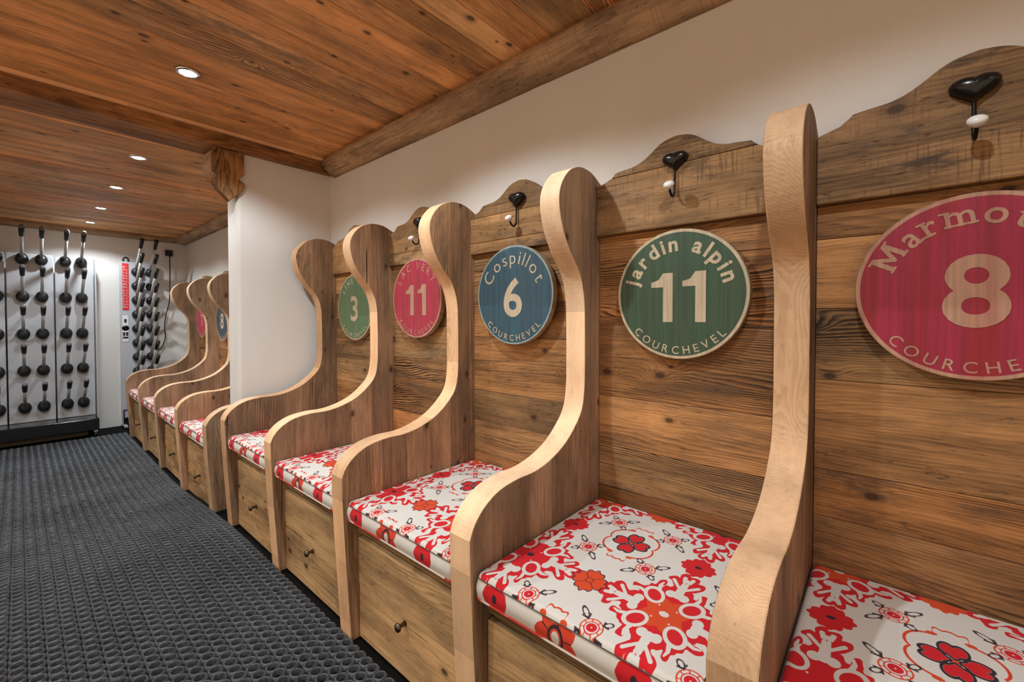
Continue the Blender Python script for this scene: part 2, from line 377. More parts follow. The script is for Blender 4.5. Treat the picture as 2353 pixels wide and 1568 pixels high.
def clip_z(pts, zc, sgn):
    out = []
    for i in range(len(pts)):
        p, q = pts[i - 1], pts[i]; a, b = (p[1] - zc) * sgn, (q[1] - zc) * sgn
        if (a < 0) != (b < 0): t = a / (a - b); out.append((p[0] + (q[0] - p[0]) * t, p[1] + (q[1] - p[1]) * t))
        if b >= 0: out.append(q)
    return out
def bench(label, yn, yf, zb, rows, near_panel=False, seed=0, short=0.0, splits=()):
    random.seed(seed)
    y0 = yn + T; y1 = yf; yc = (y0 + y1) / 2
    e = empty('locker_bench', (0, 0, 0)); tag(e, label, 'bench', 'high-backed wooden benches')
    side_panel(e, yf, zb)
    if near_panel: side_panel(e, yn, zb, bottom=short)
    g = .0012
    mb = MB(); rows = rows + [.02]
    for a, b in zip(rows[:-1], rows[1:]):
        box(mb, random.uniform(0, .0022), .03, y0 + g, y1 - g, b + .0005 + zb, a - .0005 + zb, ax='y', tint=tints(.34, .13))
    mb.build('backrest', M['board'], e, bevel=.0012, seg=1)
    mb = MB(); ol = crest_outline(yc, (y1 - y0) / 2 - g); cz = [0.0] + list(splits) + [9.0]
    for q, (lo, hi) in enumerate(zip(cz[:-1], cz[1:])):
        pc = clip_z(clip_z(ol, lo + .0006, 1), hi - .0006, -1); xf = -.024 + .004 * q
        prism(mb, pc, lambda a, b, t: (t, a, b + zb), xf, .031, 0, 0, ax='y', tint=tints(.22, .07))
    mb.build('crest_board', M['crest'], e, bevel=.004)
    mb = MB(); box(mb, -.552, -.002, y0 + g, y1 - g, .372 + zb, .424 + zb, ax='y', tint=(.52, .50, .48))  # tint darkened to put in the shade under the cushion overhang
    mb.build('seat_board', M['front'], e, bevel=.004)
    d = None
    mb = MB(); zt = .352; zm = random.uniform(.16, .22)
    t0 = tints(.14, .05); t1 = tints(.14, .05)
    box(mb, -.550, -.520, y0 + .004, y1 - .004, zm + zb, zt + zb, ax='y', tint=t0)
    box(mb, -.548, -.520, y0 + .004, y1 - .004, .008 + zb, zm - .0012 + zb, ax='y', tint=t1)
    box(mb, -.520, -.03, y0 + .012, y1 - .012, .04 + zb, .335 + zb, ax='x', tint=(.6, .6, .6))
    d = mb.build('drawer', M['front'], e, bevel=.003)
    mb = MB(); kz = .178 + zb
    lathe(mb, [(.0085, 0), (.006, .006), (.0055, .016), (.007, .019), (.0125, .021), (.0135, .025), (.012, .029), (.006, .032), (.0015, .033)],
          lambda a, b, h: (-.550 - h, yc + a, kz + b), 20)
    mb.build('knob', M['brass'], d)
    return e, yc

DY = [-.482, .130, .735, 1.349, 1.964, 2.580]
ROWS = {1: [1.371, 1.29, 1.12, .945, .724, .606, .44], 2: [1.371, 1.281, 1.103, .836, .670, .531, .40], 3: [1.371, 1.30, 1.16, 1.02, .92, .79, .66, .52, .40],
        4: [1.371, 1.22, 1.06, .90, .80, .62, .45], 5: [1.371, 1.25, 1.10, .98, .86, .72, .55, .40]}
LB = {1: 'high-backed wooden bench seat under the raspberry sign numbered 8', 2: 'high-backed wooden bench seat under the dark green sign numbered 11',
      3: 'high-backed wooden bench seat under the blue sign numbered 6', 4: 'high-backed wooden bench seat under the cherry pink sign numbered 11',
      5: 'high-backed wooden bench seat under the light green sign numbered 3, beside the pillar'}
benches = []
for i in range(1, 6):
    benches.append(bench(LB[i], DY[i - 1], DY[i], 0.0, ROWS[i], i == 1, 20 + i, 0.0, {2: (1.553,), 3: (1.416, 1.522), 4: (1.43,), 5: ()}.get(i, ())))
EY = [2.925, 3.61, 4.30, 4.985, 5.665]; EZ = -.086
LF = ['high-backed wooden bench seat directly behind the white pillar, grey-edged end panel', 'second high-backed wooden bench seat beyond the white pillar',
      'high-backed wooden bench seat beyond the pillar, under the slate blue sign', 'high-backed wooden bench seat at the far end next to the tall drying rack']
for i in range(4):
    benches.append(bench(LF[i], EY[i], EY[i + 1], EZ, ROWS[(i % 4) + 2], i == 0, 40 + i, .055))

# ------------------------------------------------------------------ cushions
def sd_ell(a, b, ra, rb):
    k = np.sqrt((a / ra) ** 2 + (b / rb) ** 2); return (k - 1) * min(ra, rb)
def sd_cap(a, b, p, q, r0, r1=None):
    r1 = r0 if r1 is None else r1
    dx, dy = q[0] - p[0], q[1] - p[1]; t = np.clip(((a - p[0]) * dx + (b - p[1]) * dy) / (dx * dx + dy * dy), 0, 1)
    return np.hypot(a - p[0] - t * dx, b - p[1] - t * dy) - (r0 + (r1 - r0) * t)
def sd_c(a, b, c, r): return np.hypot(a - c[0], b - c[1]) - r
U = lambda *l: np.minimum.reduce(l)
def leaf(a, b, cx, cy, ang, L, w):
    c, s = math.cos(ang), math.sin(ang); x = (a - cx) * c + (b - cy) * s; y = -(a - cx) * s + (b - cy) * c
    body = np.abs(sd_ell(x - L * .55, y, L * .45, w)) - .0013
    sep = U(sd_cap(x, y, (0, 0), (L * .35, w * 1.7), .0013), sd_cap(x, y, (0, 0), (L * .35, -w * 1.7), .0013),
            sd_cap(x, y, (L * .35, w * 1.7), (L * .42, w * .7), .0013), sd_cap(x, y, (L * .35, -w * 1.7), (L * .42, -w * .7), .0013))
    return U(body, sep)
def flower(a, b, r, notch=.10):
    th = np.arctan2(b, a); rad = np.hypot(a, b)
    pet = np.abs(np.cos(2 * th))
    rr = r * (.66 + .34 * pet ** .55 - notch * pet ** 2 * (.5 + .5 * np.cos(12 * th + PI)) * 1.3)
    return (rad - rr) * .75
def print_fields(Y, X, yc, front=None):
    """Red layer, black layer, orange share of the printed cotton. The print repeats every 0.352 x 0.43 m."""
    LY, LX = .352, .430
    a = Y - yc; b = X + .229
    red = np.full(Y.shape, 1.0); blk = np.full(Y.shape, 1.0); ora = np.zeros(Y.shape)
    def lay(sd, o=0.0):
        nonlocal red, ora
        ora = np.where(sd < red, o, ora); red = U(red, sd)
    # diamond medallions
    km = np.round((a - LY / 2) / LY); kn = np.round((b - LX / 2) / LX)
    ma = a - LY / 2 - km * LY; mbb = b - LX / 2 - kn * LX
    p0 = ma / .90; q0 = mbb / 1.07
    p = (p0 + q0) * .7071; q = (p0 - q0) * .7071
    ap = np.abs(p); aq = np.abs(q); hi = np.maximum(ap, aq); lo = np.minimum(ap, aq)
    th = np.arctan2(q, p)
    wob = .0022 * np.sin(20 * th) + .0014 * np.sin(37 * th + 1)
    bodyd = U(sd_ell(hi - .066, lo, .0345, .0300), np.maximum(hi - .086, lo - .078), sd_cap(hi, lo, (.05, .05), (.082, .082), .022), sd_cap(hi, lo, (.066, .066), (.112, .068), .0125), sd_cap(hi, lo, (.066, .066), (.112, .096), .0125),
              sd_cap(hi, lo, (.085, .012), (.104, .034), .010, .0085)) + wob
    ring = np.maximum(sd_ell(hi - .064, lo, .0295, .0235), -sd_ell(hi - .063, lo, .0205, .0148))
    legs = U(sd_cap(hi, lo, (.078, .017), (.094, .026), .0052, .004), sd_cap(hi, lo, (.094, .026), (.101, .037), .004, .002))
    tre = U(sd_c(hi, lo, (.060, .038), .0120), sd_c(hi, lo, (.052, .050), .0118), sd_cap(hi, lo, (.054, .048), (.084, .080), .0066, .0052),
            sd_cap(hi, lo, (.074, .064), (.108, .065), .0036, .0046), sd_cap(hi, lo, (.080, .076), (.108, .094), .0036, .0052), sd_c(hi, lo, (.094, .093), .0066))
    tre = np.maximum(tre, -sd_c(hi, lo, (.093, .079), .0030))
    dots = sd_c(hi, lo, (.029, 0), .0024)
    white = U(ring, legs, tre, dots)
    par = np.mod(km + kn + 1, 2)
    cen = sd_ell(ma, mbb, .0100, .0085)
    white = np.where(par > .5, U(white, cen), white)
    med = np.maximum(bodyd, -white)
    lay(med, .22)
    ora = np.where((med < 0) & (np.hypot(p, q) < .046 - .006 * np.cos(8 * th)) & (par > .5), .9, ora)
    blk = U(blk, np.where(par > .5, 1.0, cen))
    # four hearts inside a scrolled outline
    ka = np.round(a / LY); kb = np.round(b / LX); ca = a - ka * LY; cb = b - kb * LX
    cb1 = cb / 1.08
    u = np.maximum(np.abs(ca), np.abs(cb1)) / .9; w = np.minimum(np.abs(ca), np.abs(cb1)) / .9
    heart = U(sd_ell(u - .0335, w - .0095, .0150, .0105), sd_cap(u, w, (.013, 0), (.028, .006), .004, .010))
    heart = np.maximum(heart, -sd_cap(u, w, (.0455, 0), (.056, 0), .0016, .004))
    ho = np.maximum(heart - .0048, -heart); blk = U(blk, ho); lay(heart, 0.0)
    lay(sd_c(ca, cb, (0, 0), .0055), .85)
    th = np.arctan2(cb, ca); rad = np.hypot(ca, cb)
    bx = np.abs(np.abs(th) - PI / 2)
    rr = .058 + .017 * np.abs(np.sin(2 * th)) ** .7 + np.where(bx < .34, .031 * (1 - (bx / .34) ** 4) + .004 * np.cos(bx * 26), 0)
    lay((np.abs(rad - rr) - .0026) * np.where(np.abs(bx - .33) < .06, .35, .85), .55)
    lay(U(*[sd_ell(ca - sx * .026, cb - sy * .070, .0085, .0048) for sx in (-1, 1) for sy in (-1, 1)]), .7)
    # little wheels with dark leaves
    pa = np.abs(ca) - .080; pb = np.abs(cb) - .089
    r2 = np.hypot(pa, pb / 1.06); t2 = np.arctan2(pb, pa)
    lay(np.abs(r2 - .0225) - .0014, .6); lay(np.abs(r2 - .0148) - .0012, .35); lay(np.maximum(r2 - .0108, -(r2 - .0018)), 0.0)
    lay(np.maximum(np.abs(np.mod(t2, PI / 4) - PI / 8) * r2 - .0012, np.abs(r2 - .0187) - .0038), .6)
    for k, L in enumerate((.021, .036, .021, .036)):
        t = PI / 4 + k * PI / 2
        blk = U(blk, leaf(pa, pb, .024 * math.cos(t), .024 * math.sin(t), t, L, .0058))
    # poppies between the medallions
    fa = a - LY / 2 - km * LY; fb = b - kb * LX
    lay(flower(fa, fb / 1.1, .042, .12), 0.05); blk = U(blk, sd_ell(fa, fb, .0080, .0062))
    ga = a - ka * LY; gb = (b - LX / 2 - kn * LX) / 1.05
    fl = flower(ga, gb, .044, .16)
    odd = kn < -.5
    flo = np.where(odd, fl, 1.0); blk = U(blk, np.abs(flo) - .0013); lay(fl, .85); lay(np.where(odd, np.hypot(ga, gb) - .0075, 1.0), 0.0)
    blk = U(blk, np.where(odd, U(np.abs(np.hypot(ga, gb) - .0088) - .0010, np.maximum(np.abs(np.abs(ga) - np.abs(gb)) * .7 - .0010, np.abs(np.hypot(ga, gb) - .019) - .011)), 1.0))
    if front is not None:
        # the front band carries its own row of flowers
        fz, isf = front
        R = np.full(Y.shape, 1.0); B = np.full(Y.shape, 1.0); O = np.zeros(Y.shape)
        for k in (-3, -2, -1, 0, 1, 2, 3):
            y0 = yc + .172 * k - .008
            la = Y - y0; lb = fz - (.452 if k % 2 else .446)
            if k % 2:
                s = flower(la, lb * .85, .038, .04); R = U(R, s); O = np.where(s < .0, .05, O); B = U(B, sd_ell(la, lb, .007, .010))
            else:
                t = np.arctan2(lb, la); rr2 = np.hypot(la, lb * .9)
                s = rr2 - .054 * (.72 + .28 * np.abs(np.cos(2.5 * t + .3))); s = np.maximum(s, -sd_ell(la, lb, .010, .014))
                R = U(R, s); O = np.where(s < 0, .55, O)
                B = U(B, np.abs(sd_ell(la, lb, .017, .022)) - .0028, np.maximum(np.abs(np.sin(2.5 * t + 1.9)) * rr2 - .0035, np.abs(rr2 - .030) - .009))
        red = np.where(isf, R, red); blk = np.where(isf, B, blk); ora = np.where(isf, O, ora)
    return red, blk, ora
CW, X0, X1 = .530, -.590, -.004
ZT, ZB = .486, .4255
def cushion_mesh(d=.0018):
    ys = np.linspace(0, CW, int(CW / d) + 1); xs = np.linspace(X0, X1, int((X1 - X0) / d) + 1)
    ny, nx = len(ys), len(xs); Yg, Xg = np.meshgrid(ys, xs, indexing='ij')
    dist = U(Yg, CW - Yg, Xg - X0, X1 - Xg)
    r = .011; e = np.clip(dist, 0, r); drop = r - np.sqrt(np.maximum(0, r * r - (r - e) ** 2))
    uu = (Yg / CW - .5) * 2; vv = ((Xg - X0) / (X1 - X0) - .5) * 2
    Zg = ZT - drop + .006 * (1 - uu ** 4) * (1 - vv ** 4)
    # rounded plan corners
    rc = .016
    cyy = np.clip(Yg, rc, CW - rc); cxx = np.clip(Xg, X0 + rc, X1 - rc); dx = Xg - cxx; dy = Yg - cyy
    L = np.hypot(dx, dy); mx = np.maximum(np.abs(dx), np.abs(dy)); s = np.where(L > 1e-9, mx / np.maximum(L, 1e-9), 1.0)
    PX = cxx + dx * s; PY = cyy + dy * s
    red, blk, ora = print_fields(Yg, Xg, .302)
    V = np.stack([PX, PY, Zg], -1).reshape(-1, 3)
    idx = np.arange(ny * nx).reshape(ny, nx)
    F = np.stack([idx[:-1, :-1], idx[:-1, 1:], idx[1:, 1:], idx[1:, :-1]], -1).reshape(-1, 4)
    bi = np.concatenate([idx[0, :], idx[1:, -1], idx[-1, -2::-1], idx[-2:0:-1, 0]])
    base = V[bi]; nb = len(bi); nr = 22
    cx, cy = (X0 + X1) / 2, CW / 2
    Vs = [V]; attrs = [np.stack([red.ravel(), blk.ravel(), ora.ravel()], -1)]; prev = bi; Fs = [F]; o = len(V)
    nrm = np.stack([base[:, 0] - np.clip(base[:, 0], X0 + rc, X1 - rc), base[:, 1] - np.clip(base[:, 1], rc, CW - rc)], -1)
    nl = np.linalg.norm(nrm, axis=1, keepdims=True); nrm = nrm / np.maximum(nl, 1e-9)
    for k in range(1, nr + 1):
        t = k / nr; z = base[:, 2] * (1 - t) + ZB * t
        bul = .006 * math.sin(PI * t)
        P = np.stack([base[:, 0] + nrm[:, 0] * bul, base[:, 1] + nrm[:, 1] * bul, z], -1)
        isf = nrm[:, 0] < -.75
        arc = (ZT - z)
        rd, bk, og = print_fields(np.where(isf, P[:, 1], P[:, 1] + np.sign(nrm[:, 1]) * arc), np.where(isf, P[:, 0], P[:, 0]), .300, (z, isf))
        Vs.append(P); attrs.append(np.stack([rd, bk, og], -1))
        cur = np.arange(o, o + nb); o += nb
        Fs.append(np.stack([prev, cur, np.roll(cur, -1), np.roll(prev, -1)], -1)); prev = cur
    V = np.concatenate(Vs); F = np.concatenate(Fs); A = np.concatenate(attrs)
    me = bpy.data.meshes.new('cushion')
    faces = F.tolist() + [prev.tolist()]
    me.from_pydata(V.tolist(), [], faces); me.update()
    C3 = np.stack([np.clip(.5 - A[:, 0] / .02, 0, 1), np.clip(.5 - A[:, 1] / .02, 0, 1), A[:, 2]], -1).astype(np.float32)
    at = me.attributes.new('print', 'FLOAT_VECTOR', 'POINT'); at.data.foreach_set('vector', C3.ravel())
    me.polygons.foreach_set('use_smooth', [True] * len(me.polygons)); me.materials.append(M['cloth'])
    bm = bmesh.new(); bm.from_mesh(me); bmesh.ops.recalc_face_normals(bm, faces=bm.faces); bm.to_mesh(me); bm.free()
    return me
def loop_path(z, out=0.0):
    rc = .016; p = []
    for cx, cy, a0 in ((X0 + rc, rc, PI), (X1 - rc, rc, 1.5 * PI), (X1 - rc, CW - rc, 0), (X0 + rc, CW - rc, PI / 2)):
        for k in range(9):
            t = a0 + k / 8 * PI / 2; p.append((cx + (rc + out) * math.cos(t), cy + (rc + out) * math.sin(t), z))
    return p + [p[0]]
cm = cushion_mesh()
mb = MB(); tube(mb, loop_path(ZT - .0095, .0007), .0012, 6, caps=False); sm_o = mb.build('seam', M['seam']); seam_me = sm_o.data; bpy.data.objects.remove(sm_o)
mb = MB(); tube(mb, loop_path(ZB + .0035, .001), .0036, 8, caps=False); pp_o = mb.build('piping', M['piping']); pipe_me = pp_o.data; bpy.data.objects.remove(pp_o)
CL = ['red floral print seat cushion on the bench under the raspberry number 8 sign', 'red floral print seat cushion on the bench under the dark green number 11 sign',
      'red floral print seat cushion on the bench under the blue number 6 sign', 'red floral print seat cushion on the bench under the pink number 11 sign',
      'red floral print seat cushion on the bench under the light green number 3 sign', 'red floral print seat cushion behind the grey-edged end panel beyond the pillar',
      'red floral print seat cushion on the second bench beyond the pillar', 'red floral print seat cushion on the bench under the slate blue sign',
      'red floral print seat cushion on the last bench, beside the tall drying rack']
gaps = [(DY[i] + T, DY[i + 1], 0.0) for i in range(5)] + [(EY[i] + T, EY[i + 1], EZ) for i in range(4)]
for k, (a, b, z) in enumerate(gaps):
    o = link('seat_cushion', cm); s = (b - a - .008) / CW
    o.location = (0, a + .004, z); o.scale = (1, s, 1)
    tag(o, CL[k], 'cushion', 'floral seat cushions')
    link('seam', seam_me, o); link('piping', pipe_me, o)

# ------------------------------------------------------------------ round piste signs
def glyph(ch, bold=0.0):
    cu = bpy.data.curves.new('g', 'FONT'); cu.body = ch; cu.size = 1.0; cu.offset = bold; cu.resolution_u = 5
    ob = bpy.data.objects.new('g', cu); COL.objects.link(ob)
    dg = bpy.context.evaluated_depsgraph_get(); me = ob.evaluated_get(dg).to_mesh()
    v = [(p.co.x, p.co.y) for p in me.vertices]; f = [tuple(p.vertices) for p in me.polygons]
    ob.evaluated_get(dg).to_mesh_clear(); bpy.data.objects.remove(ob); bpy.data.curves.remove(cu)
    return v, f
GC = {}
def G(ch, bold):
    if (ch, bold) not in GC: GC[(ch, bold)] = glyph(ch, bold)
    return GC[(ch, bold)]
RS = .191; TH = .024
def put_poly(mb, v2, faces, xf, h):
    """2-D glyph (u, v) placed by xf on the disc face and raised by h."""
    P = [xf(*p) for p in v2]
    mb.add([(-TH - h, -u, v) for u, v in P], faces)
    # rim of the raised paint
def text_arc(mb, s, R, size, bold, step, top=True, serif=False, wx=1.0, a0=None):
    ws = []
    for ch in s:
        if ch == ' ': ws.append(size * .45); continue
        v, f = G(ch, bold); x0 = min(p[0] for p in v); x1 = max(p[0] for p in v); ws.append((x1 - x0) * size * wx + step)
    tot = sum(ws); ang = -tot / 2 / R if a0 is None else a0
    mb.words = [MB()]
    for ch, w in zip(s, ws):
        mid = ang + w / 2 / R; ang += w / R
        if ch == ' ': mb.words.append(MB()); continue
        v, f = G(ch, bold); x0 = min(p[0] for p in v); x1 = max(p[0] for p in v); c = (x0 + x1) / 2
        sv = []; sf = []
        if serif:
            ytop = .52 if ch in 'armotesu' else .73
            feet = {'M': (x0 + .07, x1 - .07), 'r': (x0 + .08,), 'm': (x0 + .07, c, x1 - .07), 'a': (x1 - .05,), 't': ()}.get(ch, ())
            tops = {'M': (x0 + .03, x1 - .03), 'r': (x0 + .02,), 'm': (x0 + .0,)}.get(ch, ())
            for xc, yy in [(q, 0) for q in feet] + [(q, ytop - .07) for q in tops]:
                o = len(sv); sv += [(xc - .13, yy), (xc + .13, yy), (xc + .13, yy + .07), (xc - .13, yy + .07)]; sf.append((o, o + 1, o + 2, o + 3))
        if top: xf = lambda u, q, m=mid, c=c: ((R + q * size) * math.sin(m) + (u - c) * size * wx * math.cos(m), (R + q * size) * math.cos(m) - (u - c) * size * wx * math.sin(m))
        else: xf = lambda u, q, m=mid, c=c: ((R - q * size) * math.sin(m) + (u - c) * size * wx * math.cos(m), -(R - q * size) * math.cos(m) + (u - c) * size * wx * math.sin(m))
        put_poly(mb.words[-1], v, f, xf, .0009)
        if sv: put_poly(mb.words[-1], sv, sf, xf, .0012)
def text_flat(mb, s, y, h, bold, gap, wx=1.0):
    ws = []; gl = [G(ch, bold) for ch in s]
    for v, f in gl: ws.append((max(p[0] for p in v) - min(p[0] for p in v)))
    top = max(p[1] for v, f in gl for p in v); bot = min(p[1] for v, f in gl for p in v); size = h / (top - bot)
    tot = sum(ws) * size * wx + gap * (len(s) - 1); x = -tot / 2
    for (v, f), w in zip(gl, ws):
        x0 = min(p[0] for p in v)
        put_poly(mb, v, f, lambda u, q, x=x, x0=x0: (x + (u - x0) * size * wx, y - h / 2 + (q - bot) * size), .001)
        x += w * size * wx + gap
ONE = ([(0, .57), (.20, .57), (.20, .80), (.12, .69), (0, .655), (.20, 0), (.36, 0), (.36, .80)], [(0, 1, 3), (0, 3, 4), (1, 2, 3), (5, 6, 7, 2, 1)])
GC[('M', .012)] = ([(.05, 0), (.05, .72), (.22, .72), (.43, .32), (.64, .72), (.81, .72), (.81, 0), (.65, 0), (.65, .46), (.47, .12), (.39, .12), (.21, .46), (.21, 0)], [tuple(range(13))])
GC[('1', .02)] = ONE
def sign(yc, zc, paintm, letm, top, num, label, **kw):
    e = empty('piste_sign', (0, yc, zc)); tag(e, label, 'sign', 'round piste signs')
    e.location.x = -.0035 if zc + RS < (1.371 if zc > 1.12 else 1.28) else -.0252
    n = 96; mb = MB(); v = []; f = []; mi = []; rim = kw.get('rim', .009)
    loops = [(RS - rim, -TH, 0), (RS - .0015, -TH, 1), (RS, -TH + .002, 1), (RS, 0, 2)]
    for r, x, _ in loops:
        for k in range(n): v.append((x, r * math.cos(2 * PI * k / n), r * math.sin(2 * PI * k / n)))
    f.append(tuple(range(n))); mi.append(0)
    for i in range(3):
        for k in range(n): f.append((i * n + k, (i + 1) * n + k, (i + 1) * n + (k + 1) % n, i * n + (k + 1) % n)); mi.append(1 if i < 2 else 2)
    f.append(tuple(range(3 * n, 4 * n))[::-1]); mi.append(2)
    mb.add(v, f, mi); mb.build('disc', [paintm, kw.get('rimm', letm), M['discwood']], e)
    mb = MB(); text_flat(mb, num, -.009, kw.get('nh', .146), .02, .028, kw.get('nw', 1.0)); mb.build('number', letm, e)
    if top:
        sub = MB(); text_arc(sub, top, kw.get('R', .128), kw.get('size', .062), kw.get('bold', .015), kw.get('step', .010), True, kw.get('serif', False), kw.get('wx', 1.0))
        for wd in sub.words: wd.build('name_lettering', letm, e)
    mb = MB(); text_arc(mb, 'COURCHEVEL', .176, kw.get('csize', .033), kw.get('cbold', .006), kw.get('cstep', .0135), False)
    mb.words[0].build('resort_lettering', letm, e)
    return e
yb = [b[1] for b in benches]
sign(yb[0], 1.160, M['s_red'], M['letterpink'], 'Marmottes', '8', 'round raspberry wooden sign numbered 8 with name Marmottes', serif=True, size=.064, bold=.012, R=.128, step=.0075, nh=.15, nw=1.0)
sign(.460, 1.168, M['s_green'], M['letter'], 'jardin alpin', '11', 'round dark green wooden sign numbered 11 reading jardin alpin', size=.062, bold=.030, R=.128, step=.0085)
sign(yb[2] + .003, 1.188, M['s_blue'], M['letter'], 'Cospillot', '6', 'round blue wooden sign numbered 6 reading Cospillot', size=.072, bold=-.002, R=.120, step=.0115, nh=.152, rim=.007, rimm=M['rimblue'])
sign(yb[3] + .003, 1.196, M['s_pink'], M['letterpink'], 'LAC VERT', '11', 'round cherry pink wooden sign numbered 11 between two carved panels', size=.050, bold=.0, R=.138, step=.014)
sign(yb[4], 1.166, M['s_lime'], M['letter'], 'LINE VER', '3', 'round light green wooden sign numbered 3 nearest the white pillar', size=.048, bold=.0, R=.136, step=.016, rim=.007)
sign(yb[7] - .0, 1.175 + EZ, M['s_slate'], M['letter'], None, '8', 'round slate blue wooden sign half hidden just beyond the pillar edge')
sign(yb[8] - .0, 1.19 + EZ, M['s_pink'], M['letterpink'], None, '1', 'round pink wooden sign half hidden on the farthest bench')

# ------------------------------------------------------------------ heart coat hooks
def hook(yc, zc, label):
    e = empty('coat_hook', (-.0248, yc, zc)); tag(e, label, 'coat hook', 'heart-shaped coat hooks')
    n = 40; v = []; f = []; rings = 9
    def hp(t):
        x = 16 * math.sin(t) ** 3; y = 13 * math.cos(t) - 3.6 * math.cos(2 * t) - 1.2 * math.cos(3 * t) - .4 * math.cos(4 * t); return x / 16 * .0375, (y + 2.5) / 14.5 * .0305
    for i in range(rings + 1):
        q = i / rings; s = math.cos(q * PI / 2); d = .004 + .024 * math.sin(q * PI / 2) ** .8 if i else 0
        for k in range(n):
            a, b = hp(2 * PI * k / n); v.append((-d, a * max(s, .02), b * max(s, .02) + .006 * (1 - s)))
        if i == 0:
            pass
    for i in range(rings):
        for k in range(n): f.append((i * n + k, i * n + (k + 1) % n, (i + 1) * n + (k + 1) % n, (i + 1) * n + k))
    f += [tuple(range(n))[::-1], tuple(range(rings * n, (rings + 1) * n))]
    mb = MB(); mb.add(v, f, smooth=True); mb.build('heart_plate', M['blackmetal'], e)
    path = catmull([(-.006, 0, -.02), (-.007, 0, -.05), (-.008, 0, -.080), (-.012, 0, -.096), (-.024, 0, -.104), (-.038, 0, -.098), (-.046, 0, -.086)], 4)
    mb = MB(); tube(mb, path, .0034, 10); mb.build('hook_arm', M['iron'], e)
    mb = MB(); C = Vector((-.050, 0, -.080)); D = Vector((-.55, 0, .83)).normalized(); A = Vector((0, 1, 0)); B = D.cross(A)
    lathe(mb, [(.003, -.010), (.007, -.007), (.0125, -.003), (.0155, .003), (.0145, .008), (.0095, .012), (.003, .0135)],
          lambda a, b, h: tuple(C + A * a + B * b + D * h), 20)
    mb.build('porcelain_knob', M['porcelain'], e)
HL = ['black heart coat hook above the raspberry number 8 sign', 'black heart coat hook above the dark green number 11 sign', 'black heart coat hook above the blue number 6 sign',
      'black heart coat hook above the cherry pink number 11 sign', 'black heart coat hook above the light green number 3 sign']
for i in range(5): hook(yb[i] + (.0 if i else .008), 1.556, HL[i])
hook(yb[7], 1.556 + EZ, 'black heart coat hook above the slate blue sign beyond the pillar')
hook(yb[8], 1.556 + EZ, 'black heart coat hook above the pink sign on the farthest bench')

# ------------------------------------------------------------------ rubber ring mats
def ring_mat(label, x0, nx, y0, y1, lift=0.0):
    p = .04; seg = 16
    prof = [(.0108, .001, 0), (.0115, .0050, 0), (.0150, .0150, 0), (.0160, .0175, 0), (.0174, .0174, 0), (.0184, .0150, 0), (.0200, .0138, 1), (.0201, .001, 1)]
    th = np.arange(seg) / seg * 2 * PI; cell = []
    for r, z, o in prof:
        rr = np.full(seg, r)
        if o: rr = r * (1 + .14 * ((1 - np.cos(4 * th)) / 2) ** .8)
        cell.append(np.stack([rr * np.cos(th), rr * np.sin(th), np.full(seg, z)], -1))
    cell = np.concatenate(cell); nl = len(prof)
    F = np.array([(i * seg + k, i * seg + (k + 1) % seg, (i + 1) * seg + (k + 1) % seg, (i + 1) * seg + k) for i in range(nl - 1) for k in range(seg)])
    ny = int((y1 - y0) / p)
    cx, cy = np.meshgrid(x0 - p / 2 - np.arange(nx) * p, y0 + p / 2 + np.arange(ny) * p, indexing='ij'); cx = cx.ravel(); cy = cy.ravel()
    N = len(cx); jit = RNG.normal(0, .0003, (N, 2)); zs = RNG.normal(1, .03, N); tx = RNG.normal(0, .035, (N, 2))
    V = cell[None, :, :] + np.stack([cx + jit[:, 0], cy + jit[:, 1], np.zeros(N)], -1)[:, None, :]
    V[:, :, 2] = cell[None, :, 2] * zs[:, None] + cell[None, :, 0] * tx[:, :1] + cell[None, :, 1] * tx[:, 1:]
    yy = V[:, :, 1]; t = np.clip((yy - 2.3) / 1.7, 0, 1); V[:, :, 2] = np.maximum(V[:, :, 2], .0003) + lift - .09 * (t * t * (3 - 2 * t))
    V = V.reshape(-1, 3); FF = (F[None] + (np.arange(N) * len(cell))[:, None, None]).reshape(-1, 4)
    me = bpy.data.meshes.new('rubber_mat'); me.vertices.add(len(V)); me.vertices.foreach_set('co', V.astype(np.float32).ravel())
    me.loops.add(FF.size); me.loops.foreach_set('vertex_index', FF.astype(np.int32).ravel())
    me.polygons.add(len(FF)); me.polygons.foreach_set('loop_start', np.arange(0, FF.size, 4, dtype=np.int32)); me.polygons.foreach_set('loop_total', np.full(len(FF), 4, np.int32))
    me.polygons.foreach_set('use_smooth', np.ones(len(FF), bool)); me.update(calc_edges=True); me.validate(); me.materials.append(M['mat'])
    o = link('rubber_mat', me); tag(o, label, 'floor mat', 'black rubber ring mats', 'stuff'); return o
ring_mat('black rubber ring mat running along the foot of the benches', -.578, 10, .2, 5.93)
ring_mat('black rubber ring mat in the middle of the room, on the side of the seam away from the benches', -.9775, 30, .2, 5.93, .002)

# ------------------------------------------------------------------ recessed downlights
def downlight(x, y, z, label, power):
    e = empty('downlight', (x, y, z)); tag(e, label, 'ceiling light', 'recessed ceiling downlights')
    mb = MB(); lathe(mb, [(.030, -.001), (.032, -.006), (.041, -.005), (.043, -.001), (.043, .001), (.030, .001)], lambda a, b, h: (a, b, h), 32)
    mb.build('trim_ring', M['chrome'], e)
    mb = MB(); lathe(mb, [(.0297, -.0035), (.020, -.0045), (.008, -.005), (.001, -.005)], lambda a, b, h: (a, b, h), 32)
    mb.build('lens', M['glow'], e)
    ld = bpy.data.lights.new('downlight_beam', 'SPOT'); ld.energy = power; ld.spot_size = math.radians(142); ld.spot_blend = .42; ld.shadow_soft_size = .022
    ld.color = (.86, .945, 1.0)
    lo = bpy.data.objects.new('downlight_beam', ld); COL.objects.link(lo); lo.location = (x, y, z - .012)
PW = 35
